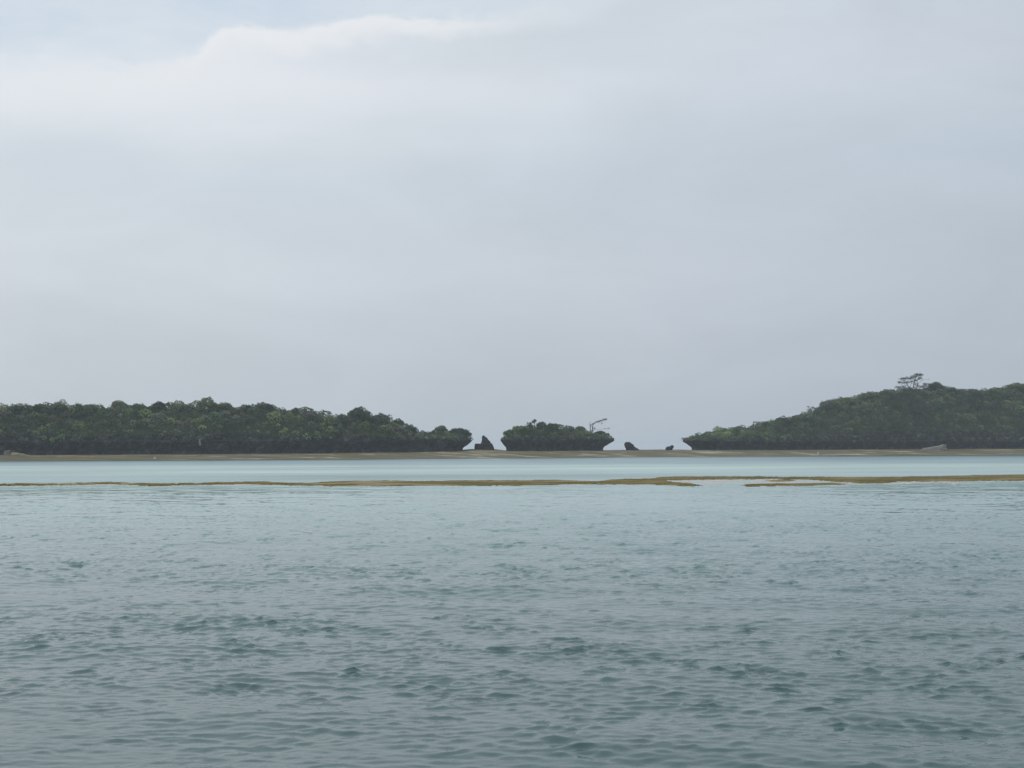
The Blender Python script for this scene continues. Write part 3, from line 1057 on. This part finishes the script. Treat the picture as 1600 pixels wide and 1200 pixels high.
sparse_tree('tall_sparse_tree', 'tall sparse tree with several pale stems and tufted crown above the right island', Rr, 1425, 614, [
    ([(1424, 618, 0), (1422, 606, 0.2), (1416, 598, 0.6), (1412, 593, 0.9)], 0.20, 0.07),
    ([(1424, 618, 0), (1428, 604, -0.3), (1430, 594, -0.5), (1433, 587, -0.7)], 0.22, 0.07),
    ([(1428, 618, 0.4), (1434, 604, 0.7), (1434, 594, 0.9), (1440, 586, 1.0)], 0.17, 0.06),
    ([(1421, 617, -0.4), (1414, 606, -0.9), (1408, 600, -1.3)], 0.15, 0.05),
    ([(1430, 616, 0.2), (1438, 606, 1.2), (1446, 601, 1.5), (1452, 600.5, 1.6)], 0.13, 0.04),
    ([(1434, 600, 0.8), (1442, 594, 0.3), (1453, 592.5, 0.0)], 0.06, 0.025),
    ([(1422, 606, 0.2), (1425, 598, 1.0), (1424, 592, 1.4)], 0.08, 0.04),
    ([(1414, 606, -0.9), (1404, 605, -1.1), (1399, 607, -1.2)], 0.07, 0.03)], [
    (1411, 592.8, 4.6, 0.8, 110), (1418, 591.6, 4.4, 0.4, 100), (1407, 598, 4.2, -1.2, 80), (1428, 590, 5.0, -0.6, 120), (1434, 586.6, 5.0, -0.6, 150),
    (1440, 586.2, 3.8, 0.9, 80), (1431, 595, 3.6, 0.4, 45), (1446, 600.8, 4.0, 1.4, 55), (1452, 600.4, 2.6, 1.6, 25), (1423, 592, 3.0, 1.3, 40),
    (1402, 605.5, 4.0, -1.1, 50), (1436, 604, 4.0, 0.9, 45), (1414, 604, 3.5, -0.6, 35), (1442, 605, 4.0, 0.6, 60), (1422, 608, 4.0, 0, 60), (1419, 598, 4.0, 0.5, 60), (1426, 597, 3.5, -0.4, 50), (1413, 599, 4.0, -0.8, 55), (1438, 592, 4.0, 0.6, 70), (1432, 601, 4.0, 0.5, 55), (1408, 606, 4.5, -0.9, 70), (1448, 604, 5.0, 0.8, 90), (1456, 602, 4.0, 0.9, 60)], group=G3)
sparse_tree('windswept_tree', 'bare windswept tree with a branch sweeping right on the islet', Mi, 923, 681, [
    ([(923, 684, 0), (922.6, 676, 0.1), (922, 668, 0.0), (921.6, 660, -0.1)], 0.24, 0.06),
    ([(923.5, 682, 0), (925.5, 672, 0.4), (926, 664, 0.6), (930, 660.5, 0.8)], 0.20, 0.07),
    ([(922, 666, 0), (928, 661, -0.4), (936, 658.6, -0.5), (943, 656.5, -0.3), (947, 655, 0.0)], 0.10, 0.04),
    ([(926, 672, 0.4), (934, 671, 1.0), (944, 670.2, 1.3), (952, 669.4, 1.4)], 0.05, 0.02),
    ([(924.6, 676, 0.3), (928, 672, 0.8), (929, 667, 1.0)], 0.07, 0.03)], [
    (932, 659.6, 2.8, -0.4, 40), (938, 658.2, 3.2, -0.5, 70), (944, 656.2, 3.0, -0.3, 75), (946.6, 655.2, 2.2, 0, 40), (927, 662.6, 2.6, 0.3, 30), (940, 661.6, 1.8, -0.2, 16),
    (925, 668, 2.6, 0.3, 18), (950, 669.6, 2.2, 1.4, 14), (945, 670.4, 2.0, 1.3, 12), (924, 674, 3.0, 0.2, 40), (922.5, 664, 2.0, 0.0, 18), (928, 670, 2.6, 0.6, 26), (935, 659.5, 2.4, -0.6, 30)], yo=-0.35, tint=(0.105, 0.108, 0.095), mat=M_dead, group=G2, leaf=0.12)
sparse_tree('bare_tree', 'thin bare grey tree sticking up on the right-hand slope below the hilltop', Rr, 1266, 650, [
    ([(1266, 653, 0), (1265.5, 644, 0.1), (1264, 638, 0.2), (1262.6, 634.6, 0.3)], 0.12, 0.04),
    ([(1265.5, 644, 0.1), (1268.5, 639, -0.4), (1270, 636, -0.6)], 0.07, 0.03),
    ([(1265.5, 646, 0.1), (1272, 641, 0.5), (1277, 639, 0.7)], 0.06, 0.03)], [
    (1263, 636, 2.4, 0.3, 14), (1269.5, 637, 2.4, -0.5, 14), (1275, 640, 2.8, 0.6, 20), (1265, 643, 3, 0, 16)], tint=(0.085, 0.088, 0.075), mat=M_dead, group=G3, twigs=5)
sparse_tree('dead_stem', 'short pale dead stem standing out against the dark left cliff', isl_l, 312, 694, [
    ([(313, 696, 0), (311.8, 690.5, -0.1), (312.4, 687, 0.1), (314, 684.5, 0.3)], 0.32, 0.16),
    ([(312, 689, 0), (309, 686, -0.4), (307, 684, -0.6)], 0.10, 0.05),
    ([(312.3, 687, 0), (316, 684.5, 0.4), (318, 684, 0.6)], 0.10, 0.05)], [
    (314.5, 681.5, 2.2, 0.3, 6)], yo=-1.04, mat=M_dead, tint=(0.12, 0.12, 0.11), twigs=1)

# ------------------------------------------------------------------ haze over the water
hb = 7600.0
hv = [(-hb, -900, -9), (hb, -900, -9), (hb, hb, -9), (-hb, hb, -9), (-hb, -900, 34), (hb, -900, 34), (hb, hb, 34), (-hb, hb, 34)]
hf = [(3, 2, 1, 0), (4, 5, 6, 7), (0, 1, 5, 4), (1, 2, 6, 5), (2, 3, 7, 6), (3, 0, 4, 7)]
M_haze, t = new_mat('haze')
pv = t.n('ShaderNodeVolumePrincipled')
pv.inputs['Color'].default_value = (0.88, 0.94, 1.0, 1)
pv.inputs['Density'].default_value = 0.00018
pv.inputs['Anisotropy'].default_value = 0.2
oo = t.n('ShaderNodeOutputMaterial')
t.link(pv.outputs[0], oo.inputs['Volume'])
tag(obj('haze', hv, hf, M_haze), 'thin pale haze over the water', kind='stuff')
